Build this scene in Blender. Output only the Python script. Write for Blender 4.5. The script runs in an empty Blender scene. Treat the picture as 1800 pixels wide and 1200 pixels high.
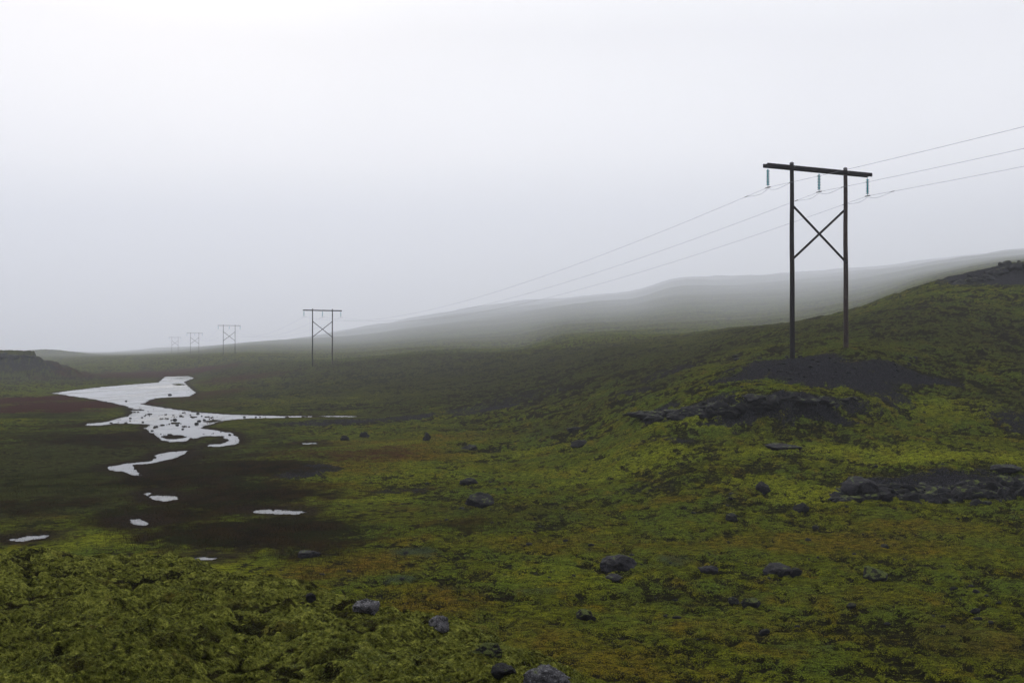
import bpy, math, random
import numpy as np

# ------------------------------------------------------------------ camera, sky, light, exposure
F = 1750.0            # focal length in photo pixels (photo is 1800 wide)
HY = 618.0            # row of the level horizon
sc = bpy.context.scene
cam_d = bpy.data.cameras.new('camera')
cam = bpy.data.objects.new('camera', cam_d)
sc.collection.objects.link(cam)
cam.location = (0, 0, 0)
cam.rotation_euler = (math.radians(90) + math.atan((HY - 600) / F), 0, 0)
cam_d.sensor_width = 36
cam_d.lens = 36 * F / 1800
cam_d.clip_start = 0.05
cam_d.clip_end = 20000
sc.camera = cam

SUN_EL, SUN_AZ = 28.0, -20.0        # azimuth from the view direction (+Y), negative = left
w = bpy.data.worlds.new('World'); sc.world = w; w.use_nodes = True
nt = w.node_tree; nt.nodes.clear()
out = nt.nodes.new('ShaderNodeOutputWorld')
bg1 = nt.nodes.new('ShaderNodeBackground'); bg2 = nt.nodes.new('ShaderNodeBackground')
add = nt.nodes.new('ShaderNodeAddShader')
sky = nt.nodes.new('ShaderNodeTexSky'); sky.sky_type = 'NISHITA'; sky.sun_disc = False
sky.sun_elevation = math.radians(SUN_EL); sky.sun_rotation = math.radians(SUN_AZ)
sky.air_density = 1.0; sky.dust_density = 3.0
nt.links.new(sky.outputs[0], bg1.inputs[0]); bg1.inputs[1].default_value = 0.012
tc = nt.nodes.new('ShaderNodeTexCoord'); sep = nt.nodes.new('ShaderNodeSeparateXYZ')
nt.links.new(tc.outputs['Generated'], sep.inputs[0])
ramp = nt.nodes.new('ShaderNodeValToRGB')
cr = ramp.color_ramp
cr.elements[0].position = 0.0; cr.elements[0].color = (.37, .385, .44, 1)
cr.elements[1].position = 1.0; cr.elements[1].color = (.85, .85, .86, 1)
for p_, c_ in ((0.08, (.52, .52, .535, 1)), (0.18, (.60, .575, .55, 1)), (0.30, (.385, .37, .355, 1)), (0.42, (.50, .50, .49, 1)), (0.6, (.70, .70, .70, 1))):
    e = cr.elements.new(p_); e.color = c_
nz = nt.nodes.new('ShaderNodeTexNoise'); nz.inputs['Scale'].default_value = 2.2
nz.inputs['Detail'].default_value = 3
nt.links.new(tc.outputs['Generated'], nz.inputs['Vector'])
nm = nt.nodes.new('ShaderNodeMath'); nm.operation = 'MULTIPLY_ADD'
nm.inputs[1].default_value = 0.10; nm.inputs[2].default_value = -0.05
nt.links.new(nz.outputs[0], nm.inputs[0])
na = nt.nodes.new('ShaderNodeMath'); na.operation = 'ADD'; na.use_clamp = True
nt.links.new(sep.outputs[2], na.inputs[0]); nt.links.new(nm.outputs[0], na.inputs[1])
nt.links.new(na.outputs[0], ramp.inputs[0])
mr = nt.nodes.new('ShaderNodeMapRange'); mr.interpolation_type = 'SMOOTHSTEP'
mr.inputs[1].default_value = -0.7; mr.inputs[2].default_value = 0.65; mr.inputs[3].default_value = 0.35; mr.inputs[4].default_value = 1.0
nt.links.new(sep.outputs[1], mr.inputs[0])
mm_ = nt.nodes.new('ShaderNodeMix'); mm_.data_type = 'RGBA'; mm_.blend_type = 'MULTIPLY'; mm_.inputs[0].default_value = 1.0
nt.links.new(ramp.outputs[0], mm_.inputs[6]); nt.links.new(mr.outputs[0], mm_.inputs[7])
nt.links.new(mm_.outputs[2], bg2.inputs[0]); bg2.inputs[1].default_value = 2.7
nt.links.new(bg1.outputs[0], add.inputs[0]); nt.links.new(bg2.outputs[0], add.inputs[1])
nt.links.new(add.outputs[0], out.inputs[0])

sun_d = bpy.data.lights.new('sun', 'SUN'); sun = bpy.data.objects.new('sun', sun_d)
sc.collection.objects.link(sun)
sun_d.energy = 1.5; sun_d.angle = math.radians(14); sun_d.color = (1.0, 0.97, 0.92)
sun.rotation_euler = (math.radians(90 - SUN_EL), 0, math.radians(180 - SUN_AZ))
sun.location = (-30, 10, 40)

sc.view_settings.view_transform = 'Standard'
sc.view_settings.look = 'None'
sc.view_settings.exposure = 0.10
sc.view_settings.gamma = 1.0
sc.render.engine = 'CYCLES'
sc.cycles.use_denoising = True
sc.cycles.max_bounces = 5
sc.cycles.diffuse_bounces = 2
sc.cycles.glossy_bounces = 2
sc.cycles.volume_bounces = 3

HAZE_K = 0.00047

# ------------------------------------------------------------------ helpers
C = sc.collection
rng = np.random.RandomState(7)
random.seed(7)

def smooth(a, b, x):
    t = np.clip((x - a) / (b - a), 0, 1)
    return t * t * (3 - 2 * t)

_perm = np.random.RandomState(3).permutation(1024).astype(np.int64)
_ang = np.random.RandomState(4).rand(1024) * 2 * np.pi
_gx, _gy = np.cos(_ang), np.sin(_ang)

def perlin(x, y, seed=0):
    x = x + seed * 37.13; y = y + seed * 91.7
    xi = np.floor(x); yi = np.floor(y)
    xf = x - xi; yf = y - yi
    xi = xi.astype(np.int64); yi = yi.astype(np.int64)
    def g(ix, iy, fx, fy):
        h = _perm[(_perm[ix & 1023] + iy) & 1023]
        return _gx[h] * fx + _gy[h] * fy
    ux = xf * xf * xf * (xf * (xf * 6 - 15) + 10); uy = yf * yf * yf * (yf * (yf * 6 - 15) + 10)
    a = g(xi, yi, xf, yf); b = g(xi + 1, yi, xf - 1, yf)
    c = g(xi, yi + 1, xf, yf - 1); d = g(xi + 1, yi + 1, xf - 1, yf - 1)
    return ((a + (b - a) * ux) * (1 - uy) + (c + (d - c) * ux) * uy) * 1.5

def fbm(x, y, o=4, seed=0, gain=0.5):
    s = 0; a = 1; t = 0
    for k in range(o):
        s = s + a * perlin(x, y, seed + k * 5); t += a
        x = x * 2.03 + 11.3; y = y * 2.03 - 7.1; a *= gain
    return s / t

def pchip_mat(xk, yk, x):
    """monotone cubic; xk (n), yk (n, m) -> (len(x), m)"""
    yk = np.asarray(yk, float)
    if yk.ndim == 1: yk = yk[:, None]
    h = np.diff(xk)[:, None]; dl = np.diff(yk, axis=0) / h
    m = np.zeros_like(yk)
    w1 = 2 * h[1:] + h[:-1]; w2 = h[1:] + 2 * h[:-1]
    same = dl[:-1] * dl[1:] > 0
    with np.errstate(divide='ignore', invalid='ignore'):
        mm = (w1 + w2) / (w1 / dl[:-1] + w2 / dl[1:])
    m[1:-1] = np.where(same, mm, 0)
    m[0] = dl[0]; m[-1] = dl[-1]
    x = np.clip(x, xk[0], xk[-1])
    i = np.clip(np.searchsorted(xk, x) - 1, 0, len(xk) - 2)
    hh = h[i]; t = ((x - xk[i])[:, None]) / hh
    return ((2 * t**3 - 3 * t**2 + 1) * yk[i] + (t**3 - 2 * t**2 + t) * hh * m[i]
            + (-2 * t**3 + 3 * t**2) * yk[i + 1] + (t**3 - t**2) * hh * m[i + 1])

# ------------------------------------------------------------------ the land: heights relative to the eye
WATER = -7.0
START = [(0.5, -1.7), (3, -1.9)]
COLS = {
 -900: [(5,-2.0),(8,-2.3),(12,-2.6),(18,-3.4),(25,-5),(34,-6.6),(45,-6.8),(230,-6.6),(400,-5),(900,-2.5),(3200,-3)],
 0:    [(5,-2.1),(7,-2.33),(11,-2.62),(14,-3.0),(16.5,-3.45),(20,-4.4),(29,-6.7),(36,-6.8),(230,-6.75),(300,-6.8),(500,-5.5),(900,-3.3),(1400,-4),(3200,-4)],
 180:  [(5,-2.1),(7,-2.33),(11,-2.68),(14,-3.0),(16.3,-3.45),(20,-4.4),(29,-6.7),(36,-6.8),(230,-6.8),(300,-6.8),(400,-5.4),(600,-3.2),(900,-3.3),(1400,-3),(3200,-3)],
 300:  [(5,-2.1),(7,-2.33),(11,-2.72),(14,-2.98),(16,-3.3),(19,-4.4),(28,-6.7),(36,-6.8),(285,-6.8),(320,-6.5),(380,-4.4),(440,-2.8),(630,-1.9),(830,-1.6),(1200,1.5),(1600,5.5),(2000,4),(3200,2)],
 450:  [(5,-2.1),(7,-2.4),(10,-2.65),(12.5,-2.9),(14.5,-3.6),(18,-4.9),(25,-6.7),(35,-6.8),(110,-6.8),(200,-6.4),(260,-5),(330,-3.3),(440,-.9),(630,0),(900,4),(1300,12),(1600,10),(3200,5)],
 600:  [(5,-2.1),(7,-2.4),(9.5,-2.62),(12,-3.0),(14,-3.9),(17,-5.3),(23,-6.7),(35,-6.8),(105,-6.8),(150,-6),(200,-4.7),(250,-3.1),(320,-2.0),(450,1.5),(700,9),(1100,23),(1500,20),(3200,10)],
 770:  [(5,-2.1),(7,-2.4),(9,-2.65),(11,-3.05),(13,-4.1),(16,-5.6),(21,-6.8),(40,-6.8),(90,-6.6),(140,-5.2),(200,-3),(270,-.5),(350,2.5),(500,9),(900,33.4),(1200,38),(3200,20)],
 900:  [(5,-2.1),(7,-2.42),(9.3,-2.85),(11.5,-4.0),(14,-5.4),(20,-6.9),(40,-6.8),(70,-6.6),(90,-5.9),(120,-4.7),(160,-2.9),(220,-.2),(300,3.1),(450,12),(900,43),(1100,49),(1400,45),(3200,20)],
 1000: [(5,-2.1),(7,-2.42),(8.3,-2.78),(10,-3.8),(14,-5.9),(19,-6.9),(35,-6.85),(60,-6.3),(80,-5.2),(110,-3.6),(150,-1.6),(210,1.0),(290,3.7),(450,16),(950,50),(1200,57),(3200,30)],
 1100: [(5,-2.4),(7,-3.1),(10,-4.4),(14,-6.1),(19,-6.95),(35,-6.9),(45,-6.4),(60,-5.0),(80,-3.6),(105,-2.2),(150,.4),(200,2.0),(260,4.2),(450,20),(950,54),(1300,65),(3200,40)],
 1200: [(5,-2.6),(7,-3.3),(10,-4.6),(14,-6.2),(19,-7),(35,-6.8),(42,-6.3),(52,-4.9),(57,-4.0),(58.5,-3.1),(66,-2.7),(80,-2.2),(105,-.8),(150,1.5),(210,3.5),(260,4.4),(400,18),(1000,71),(1400,84),(3200,50)],
 1300: [(5,-2.6),(7,-3.3),(10,-4.6),(14,-6.2),(19,-7),(35,-6.8),(42,-6.1),(52,-4.8),(56,-4.0),(57.3,-2.45),(63,-2.0),(68,-1.5),(76,-1.1),(100,.6),(150,3.3),(200,4.7),(260,5.9),(400,22),(1000,77),(1400,95),(3200,50)],
 1400: [(5,-2.6),(7,-3.3),(10,-4.6),(14,-6.2),(19,-7),(35,-6.8),(42,-6.1),(50,-5),(55.5,-3.9),(56.8,-2.3),(62,-1.85),(67,-1.1),(72,-.58),(80,-.1),(100,2),(140,4.0),(190,5.5),(260,7),(400,26),(1100,87),(1400,97),(3200,50)],
 1500: [(5,-2.6),(7,-3.3),(10,-4.6),(14,-6.2),(19,-7),(35,-6.8),(42,-6.1),(50,-5),(56,-3.9),(58.5,-2.6),(63,-1.9),(68,-.9),(74,.25),(82,.6),(95,2.4),(130,5.0),(165,6.8),(200,6.4),(260,9),(400,30),(1100,91),(1400,104),(3200,50)],
 1650: [(5,-2.6),(7,-3.3),(10,-4.6),(14,-6.2),(19,-7),(35,-6.8),(40,-6.4),(43,-6.1),(46,-5.2),(52,-4.6),(62,-3),(72,-1.0),(85,1.4),(105,4.9),(125,8.0),(140,10.0),(160,10.5),(200,9),(260,11),(400,31),(1100,101),(1400,115),(3200,60)],
 1800: [(5,-2.6),(7,-3.3),(10,-4.6),(14,-6.2),(19,-7),(35,-6.8),(40,-6.4),(43,-6.1),(46,-5.3),(52,-4.7),(60,-3.3),(70,-1.7),(85,1),(100,4),(115,7.6),(126,9.6),(129,11.4),(140,12.3),(170,12),(260,14),(400,34),(1200,122),(1500,138),(3200,70)],
 2300: [(5,-2.4),(10,-4),(20,-6.3),(35,-5.9),(46,-4.6),(60,-2.2),(85,3),(115,11),(129,15),(140,16),(200,16),(400,38),(1200,130),(1500,140),(3200,70)],
 3400: [(5,-2.4),(10,-4),(20,-5.3),(35,-3.5),(60,1),(85,7),(129,19),(200,22),(400,50),(1200,150),(1500,150),(3200,70)],
}
# sampling of the sheet: fine where it is near, coarse far away
uu = np.concatenate([np.linspace(-1.45, -0.62, 60)[:-1], np.linspace(-0.62, 0.62, 1560), np.linspace(0.62, 1.45, 60)[1:]])
dd = np.concatenate([-np.array([160., 90, 50, 28, 15, 8, 4, 2, 1, 0.2]),
                     np.exp(np.linspace(math.log(0.8), math.log(5.5), 60))[:-1],
                     np.exp(np.arange(math.log(5.5), math.log(175), 0.0037)),
                     np.exp(np.linspace(math.log(176), math.log(6500), 400))])
def wdt(d): return np.sqrt(d * d + 1.0)
NU, ND = len(uu), len(dd)
cx = sorted(COLS)
colu = np.array([(c - 900) / F for c in cx])
ldd = np.log(np.clip(dd, 0.5, None))
CREST = {770: .0371, 900: .048, 1000: .0535, 1100: .058, 1200: .0731, 1300: .0749, 1400: .079, 1500: .083, 1650: .092, 1800: .1025, 2300: .112, 3400: .13}
FAR0 = [300, 450, 600, 900, 1100, 1500, 3200]; FAR1 = [300, 760, 1300, 3300, 4300, 5200, 6500]
tab = np.zeros((len(cx), ND))
for k, c in enumerate(cx):
    pts = START + COLS[c]
    if 180 <= c < 600:
        pts = [(float(np.interp(d_, [900, 1200, 1600, 2000, 3200], [900, 2200, 3400, 4200, 6500])) if d_ > 900 else d_, z_) for d_, z_ in pts]
        pts = [(d_, z_ * (d_ / 1500 if d_ > 2000 else 1)) for d_, z_ in pts]
    if c >= 600:      # the misty ridges stand well behind the near slopes
        pts = [(d_, z_) if d_ <= 300 else (float(np.interp(d_, FAR0, FAR1)), z_ * float(np.interp(d_, FAR0, FAR1)) / d_ * (.6 if d_ > 3000 else 1)) for d_, z_ in pts]
        pts = [q for a_, b_ in zip(pts, pts[1:]) for q in ([a_] + ([(a_[0] ** (1 - f) * b_[0] ** f,) for f in (.25, .5, .75)] if a_[0] >= 259 else []))] + [pts[-1]]
        kn = [p for p in pts if len(p) == 2]
        pts = [p if len(p) == 2 else (p[0], p[0] * float(np.interp(math.log(p[0]), [math.log(q[0]) for q in kn], [q[1] / q[0] for q in kn]))) for p in pts]
    if c in CREST:
        pts = [p for p in pts if p[0] < 300]; tn = max(p[1] / p[0] for p in pts if p[0] > 100); tc_ = CREST[c]
        pts += [(d_, d_ * (tn + (tc_ - tn) * f)) for d_, f in zip((380, 500, 750, 1100, 1700, 2600, 3900, 5200, 5900, 6500), (.07, .17, .31, .46, .66, .84, .96, 1, .9, .5) if c < 1250 else (.01, .10, .25, .42, .63, .83, .96, 1, .9, .5))]
    tab[k] = pchip_mat(np.log([p[0] for p in pts]), np.array([p[1] for p in pts]), ldd)[:, 0]
U, D = np.meshgrid(uu, dd)                      # (ND, NU)
X = U * wdt(D); Y = D.copy()
# base heights looked up at slightly wandering positions, so no contour runs straight
base = pchip_mat(colu, tab, uu).T               # (ND, NU)
def lookup(arr, x, y):
    u = x / wdt(y)
    fi = np.interp(u, uu, np.arange(NU)); fj = np.interp(y, dd, np.arange(ND))
    i = np.clip(fi.astype(int), 0, NU - 2); j = np.clip(fj.astype(int), 0, ND - 2)
    a = fi - i; b = fj - j
    return ((arr[j, i] * (1 - a) + arr[j, i + 1] * a) * (1 - b) + (arr[j + 1, i] * (1 - a) + arr[j + 1, i + 1] * a) * b)
wamp = smooth(25, 60, Y) * 1.0
wx = X + wamp * 2.2 * fbm(X / 7, Y / 7, 3, 1)
wy = Y + wamp * 2.0 * fbm(X / 6, Y / 6, 4, 2, 0.6)
Z = lookup(base, wx, wy)
sm_base = Z.copy()

# mesa at the far left
def mesa_h(x, y):
    n = 2.5 * fbm(x / 9, y / 9, 4, 21, 0.6)
    dx = np.maximum(x + 0.483 * y, 0); dy = np.maximum(np.maximum(264 - y, y - 330) * 0.9, 0)
    dist = np.hypot(dx, dy) + n * smooth(-1, 3, np.hypot(dx, dy))
    h = np.interp(dist, [0, 1.2, 3, 8, 13, 19], [6.7, 5.2, 4.3, 2.9, 1.2, 0])
    h = h + 0.35 * np.sin(h * 4.2 + fbm(x / 12, y / 12, 2, 23) * 3) * smooth(0, 1, h)
    return h
mh = mesa_h(X, Y)
Z = Z + mh
# distant low hill beyond it
Z = Z + 5.5 * np.exp(-((X + 445) / 26)**2 - ((Y - 950) / 60)**2)
far = smooth(150, 500, Y)
Z = Z + far * (3.2 * fbm(X / 90, Y / 90, 4, 31) + 0.0) * smooth(-300, 100, X)

Z = Z + smooth(900, 3200, Y) * 20 * fbm(X / 420, Y / 600, 3, 32)

# ---- river and pools, outlines on the water plane
def wpt(px, py, z=WATER):
    d = F * z / (HY - py)
    return ((px - 900) / F * d, d)
RIVER = [
 [(92,691),(120,687),(180,680),(240,675),(280,672),(292,662),(330,661),(340,664),(322,671),(333,682),(344,690),(330,697),(300,698),(270,700),(248,710),(290,717),(340,724),(400,728),(470,730),(505,731),(505,734),(440,735),(410,737),(380,741),(370,745),(350,752),(385,757),(405,760),(415,768),(420,774),(412,781),(385,785),(365,785),(368,781),(395,779),(403,773),(390,767),(360,766),(335,772),(322,776),(300,777),(285,772),(275,765),(262,756),(255,752),(268,746),(240,745),(200,744),(175,748),(150,748),(160,744),(195,740),(210,734),(232,731),(237,722),(225,714),(190,706),(150,699)],
 [(500,731),(520,730.6),(545,731.2),(545,733),(520,733.4),(500,733.6)],
 [(562,730.8),(600,730.4),(628,731.2),(620,732.6),(575,732.8)],
 [(280,798),(300,793),(332,791),(325,798),(310,804),(285,810),(260,815),(235,817),(232,823),(245,833),(255,837),(235,835),(215,829),(195,827),(189,820),(215,815),(240,812),(268,809),(277,804)],
 [(262,871),(285,868),(312,872),(313,877),(292,881),(270,878)],
 [(252,868),(261,865),(268,867),(262,871)],
 [(226,912),(245,910),(262,919),(255,924),(238,922)],
 [(443,896),(470,894),(500,895),(532,896),(540,900),(520,904),(470,903),(450,900)],
 [(20,945),(50,940),(84,939),(78,946),(40,951),(22,951)],
 [(338,979),(360,977),(384,980),(372,984),(350,984)],
 [(530,778),(556,777),(560,780),(535,781)],
]
ISL = [[(283,767),(300,764),(325,765),(330,768),(310,771),(290,771)],
       [(300,675),(318,674),(330,676),(312,678)], [(355,741),(375,737),(392,739),(372,743)]]
def sdf(poly, x, y):
    d2 = np.full(x.shape, 1e18); inside = np.zeros(x.shape, bool)
    n = len(poly)
    for i in range(n):
        ax, ay = poly[i]; bx, by = poly[(i + 1) % n]
        ex, ey = bx - ax, by - ay; L = ex * ex + ey * ey + 1e-12
        t = np.clip(((x - ax) * ex + (y - ay) * ey) / L, 0, 1)
        d2 = np.minimum(d2, (x - ax - ex * t)**2 + (y - ay - ey * t)**2)
        c = (ay > y) != (by > y)
        with np.errstate(divide='ignore', invalid='ignore'):
            inside ^= c & (x < ex * (y - ay) / (ey if abs(ey) > 1e-9 else 1e-9) + ax)
    d = np.sqrt(d2)
    return np.where(inside, -d, d)
SD = np.full(X.shape, 99.0)
rr = (Y > 28) & (Y < 330) & (X < 5) & (X > -190)
xs, ys = X[rr], Y[rr]
sdn = 0.9 * fbm(xs / 2.5, ys / 3.5, 5, 41, 0.65) * smooth(30, 120, ys) + 0.40 * fbm(xs / 0.9, ys / 0.9, 5, 42, .65)
s = np.full(xs.shape, 99.0)
for pl in RIVER:
    s = np.minimum(s, sdf([wpt(*p) for p in pl], xs, ys))
for pl in ISL:
    s = np.maximum(s, -sdf([wpt(*p) for p in pl], xs, ys))
s = s + sdn * 0.8
SD[rr] = s
Z = np.where(SD < 30, Z + (np.maximum(Z, -6.83) - Z) * 1.0, Z)     # nothing near the river lies under water by chance

# ---- painted areas of different ground cover, given where they lie in the picture and put on the land
def ray(px, py):
    """first point of the land under a photo pixel"""
    u = (px - 900) / F; t = (HY - py) / F
    ds = np.exp(np.linspace(math.log(5.5), math.log(1200), 1500))
    zz = lookup(Z, u * ds, ds)
    hit = np.nonzero(zz > t * ds)[0]
    d = ds[hit[0]] if len(hit) else 1200.0
    return u * d, d, float(lookup(Z, np.array([u * d]), np.array([d]))[0])
DW = 1.0
nwx = fbm(X / 6, Y / 6, 4, 51, 0.6); nwy = fbm(X / 6, Y / 6, 4, 52, 0.6)
def area(lst, gain=1.0):
    m = np.zeros(X.shape)
    for (px, py, rx, ry, s_) in lst:
        x0, y0, _ = ray(px, py)
        _, ya, _ = ray(px, py - ry); _, yb, _ = ray(px, py + ry)
        if y0 > 500: continue
        wx_ = rx / F * y0; wy_ = min(max(abs(ya - yb) / 2, 0.3), 0.35 * y0)
        q = np.hypot((X - x0) / wx_ + nwx * 1.0, (Y - y0) / wy_ + nwy * 1.0)
        m = np.maximum(m, s_ * smooth(1.6, 0.4, q))
    return m
A_red = area([(130,712,110,13,1),(60,700,70,10,.9),(30,705,60,10,.8),(300,655,150,5,.8),(420,665,90,8,.6),(370,690,60,10,.55),(390,710,90,7,.4),(230,660,120,5,.7),
              (330,735,60,3,.3),(640,800,110,14,.55),(520,795,90,9,.5),(350,700,40,8,.5),(180,745,60,5,.3)])
A_bog = area([(330,830,190,30,.9),(420,870,170,30,.8),(430,930,190,28,.9),(560,945,120,22,.6),(180,770,140,16,.8),(60,885,120,22,.6),(330,800,110,14,.7),(260,900,120,18,.8),
              (520,780,80,8,.5),(800,925,110,14,.45),(150,745,130,8,.6),(90,765,120,10,.6),(700,860,90,8,.35),(300,955,130,12,.4)])
A_olive = area([(100,840,130,24,.9),(60,760,90,10,.6),(80,730,90,7,.8),(100,800,90,9,.5),(50,920,90,12,.5),(150,860,100,12,.7)])
A_bright = area([(215,940,110,14,.9),(330,985,120,14,.8),(430,1000,70,12,.6),(1640,800,200,12,1),(1430,870,80,16,.8),(1230,740,110,14,.6),(1480,790,160,10,.8),(1340,850,70,14,.6),
                 (580,700,180,9,.55),(1150,800,120,12,.7),(1100,830,140,10,.6),(640,870,120,8,.5),(1650,720,130,16,.5),(760,830,130,14,.4),(1000,830,120,10,.4),(1000,1010,160,30,.35),
                 (60,960,80,8,.6),(1180,600,60,7,.5),(1250,640,90,10,.4),(880,800,90,6,.5),(700,780,70,5,.4)])
A_orange = area([(700,800,110,14,.8),(620,820,70,10,.6),(800,770,90,8,.5),(650,990,110,26,.75),(560,1000,90,20,.7),(760,1060,100,26,.65),(1480,960,200,22,.55),(1180,880,40,6,.6),
                 (900,1120,120,24,.45),(1600,930,120,14,.45),(1050,1160,120,30,.5),(1250,1100,200,22,.35),(1500,1060,160,14,.35),(1720,1130,80,40,.45),(640,775,90,6,.5),
                 (1000,960,140,14,.4),(560,855,90,8,.4),(1150,960,140,16,.35)])
A_lichen = area([(740,968,60,9,.9),(705,1020,45,7,.9),(790,1035,40,6,.7),(960,1045,60,9,.7),(1200,985,40,10,.8),(1400,1140,90,10,.6),(1150,995,40,7,.6),(1330,1010,60,6,.4),(1100,1130,70,9,.5),(1560,1010,50,6,.5)])
A_gravel = area([(1440,655,150,24,1),(1300,668,70,9,.9),(1560,650,110,14,.8),(1400,638,90,10,1),(1380,705,130,17,1),(1240,715,70,12,.95),(1165,722,40,10,.9),(1490,712,60,12,.7),(540,715,60,4,.2),(680,737,110,5,.8),
                 (850,720,90,7,.6),(900,700,100,6,.4),(540,826,50,12,.9),(700,860,70,5,.6),(1700,850,170,24,.9),(1560,850,90,16,.9),(1790,740,50,26,.6),
                 (1120,860,80,8,.35),(1650,1000,80,8,.3),(550,745,90,4,.6),(1180,650,70,8,.45),(960,690,60,6,.4),(1180,770,60,5,.5),(1100,690,60,7,.5),(1340,755,70,5,.4),(1745,480,60,14,.85),(1600,540,60,6,.3)])
A_drab = area([(150,800,280,90,1),(330,700,200,20,.6),(80,880,160,30,.8),(250,660,260,12,.7),(900,655,420,45,.9),(600,690,200,25,.5),(1150,640,200,30,.7),(1600,570,260,50,.6),(1250,590,200,25,.6),(700,640,250,20,.7),(1780,700,90,40,.6),(450,650,120,14,.6),(1500,620,200,20,.4),(1000,740,160,14,.45),(850,900,200,20,.4),(1700,1130,160,40,.35),(1200,1050,140,20,.3)])
A_rock = smooth(0.3, 2.2, mh) * smooth(6.5, 5.0, mh)
A_gravel = np.maximum(A_gravel, A_rock * 0.45)
del nwx, nwy
knoll = smooth(-5.6, -4.2, sm_base) * smooth(24, 17, Y)       # the mossy bank in front

# ---- cushions of moss over dark stones
flat = np.clip(A_bog + A_olive + 0.8 * A_red, 0, 1) * (1 - knoll)
flat = np.maximum(flat, smooth(9, 2, SD) * (Y > 28))
c1 = fbm(X / 2.6, Y / 2.6, 4, 61, 0.62); c2 = fbm(X / 0.75, Y / 0.75, 3, 62, 0.6); c3 = fbm(X / 14, Y / 14, 3, 63)
c2b = fbm(X / 0.45, Y / 0.35, 3, 68, 0.65)
cov = c1 * 0.75 + c2 * 0.8 + c2b * 0.75 + c3 * 0.35 + 0.30 * A_bright - 0.6 * A_gravel + 0.25 * knoll + 0.35 * A_orange + 0.2 * flat
cover = smooth(-0.22, 0.22, cov + 0.05 - 0.05 * smooth(40, 110, Y))
rough = (1 - 0.88 * flat) * (1 - 0.6 * knoll)
near = smooth(150, 60, Y)
Z = Z + rough * (0.10 * (cover - 0.6) * (0.35 + 0.65 * near) + 0.12 * c1 + 0.18 * c3)
Z = Z + rough * near * (0.035 * c2 + 0.03 * fbm(X / 0.22, Y / 0.22, 2, 64))
cover = np.clip(.5 + (cover - .5) * (1 + .7 * smooth(45, 80, Y)), -.3, 1.2) + smooth(45, 80, Y) * 1.1 * fbm(X / 5, Y / 6, 4, 69, 0.7)
Z = Z + rough * smooth(70, 160, Y) * (0.45 * fbm(X / 8, Y / 11, 4, 65, 0.65)) + rough * smooth(45, 80, Y) * .22 * fbm(X / 2.5, Y / 3.5, 3, 70)
Z = Z + flat * (0.03 * c1 + 0.012 * c2)
gr = A_gravel * smooth(20, 30, Y)
rn = fbm(X / 1.1, Y / 1.1, 4, 66, 0.6)
Z = Z + gr * (0.18 * np.abs(rn) * 2 + 0.12 * fbm(X / 0.35, Y / 0.35, 2, 67)) * (1 - flat * 0.8)
# knoll: rolls of moss, rounded tops with creases between, slightly combed to one side
a = math.radians(28); kx = X * math.cos(a) + Y * math.sin(a); ky = -X * math.sin(a) + Y * math.cos(a)
kw = fbm(X / 0.7, Y / 0.7, 2, 71) * 0.35
b1 = np.abs(perlin(kx / 0.85 + kw, ky / 0.38 + kw, 72)); b2 = np.abs(perlin(kx / 0.34 + kw, ky / 0.17 - kw, 73)); b3 = np.abs(perlin(kx / 0.13, ky / 0.085, 74))
b4 = perlin(X / 0.045, Y / 0.045, 75)
roll = 0.22 * np.minimum(b1, 0.6) + 0.11 * np.minimum(b2, 0.6) + 0.05 * b3 + 0.004 * b4
Z = Z + knoll * (roll - 0.05 + 0.16 * fbm(X / 2.2, Y / 2.2, 3, 76))
crease = knoll * np.maximum(smooth(0.32, 0.12, b1 * 0.5 + b2 * 0.6), 0.75 * smooth(-.05, 0.30, fbm(kx / 0.9, ky / 0.4, 5, 77, 0.7)))      # shade painted between the cushions, plus mottles of brown-black moss
# river bed
shore = -6.95 + 0.02 * c2
Z = np.where(SD < 9, shore + (Z - shore) * smooth(0.3, 9, SD), Z)
sw = 0.10 + 0.25 * smooth(50, 110, Y)
Z = np.where(SD < 1.2, -7.2 + (Z + 7.2) * smooth(-sw, sw, SD), Z)
bars = fbm(X / 1.5, Y / 3.2, 5, 43, 0.7)
rif = np.maximum(smooth(72, 80, Y) * smooth(140, 122, Y), smooth(54, 48, Y) * .9)
Z = np.where(SD < 0.2, np.maximum(Z, -7.12 + rif * smooth(.22, .38, bars) * .2), Z)
Z = np.where((SD > 0.35) & (SD < 60) & (Y < 330), np.maximum(Z, -6.965 + 0.02 * c2), Z)
slope_r = np.abs(np.gradient(Z, axis=0) / np.gradient(Y, axis=0))
A_gravel = np.maximum(A_gravel, smooth(0.75, 1.2, slope_r) * smooth(38, 50, Y) * smooth(300, 150, Y) * 0.7)

def ground_at(x, y):
    return float(lookup(Z, np.array([x]), np.array([y]))[0])

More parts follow.
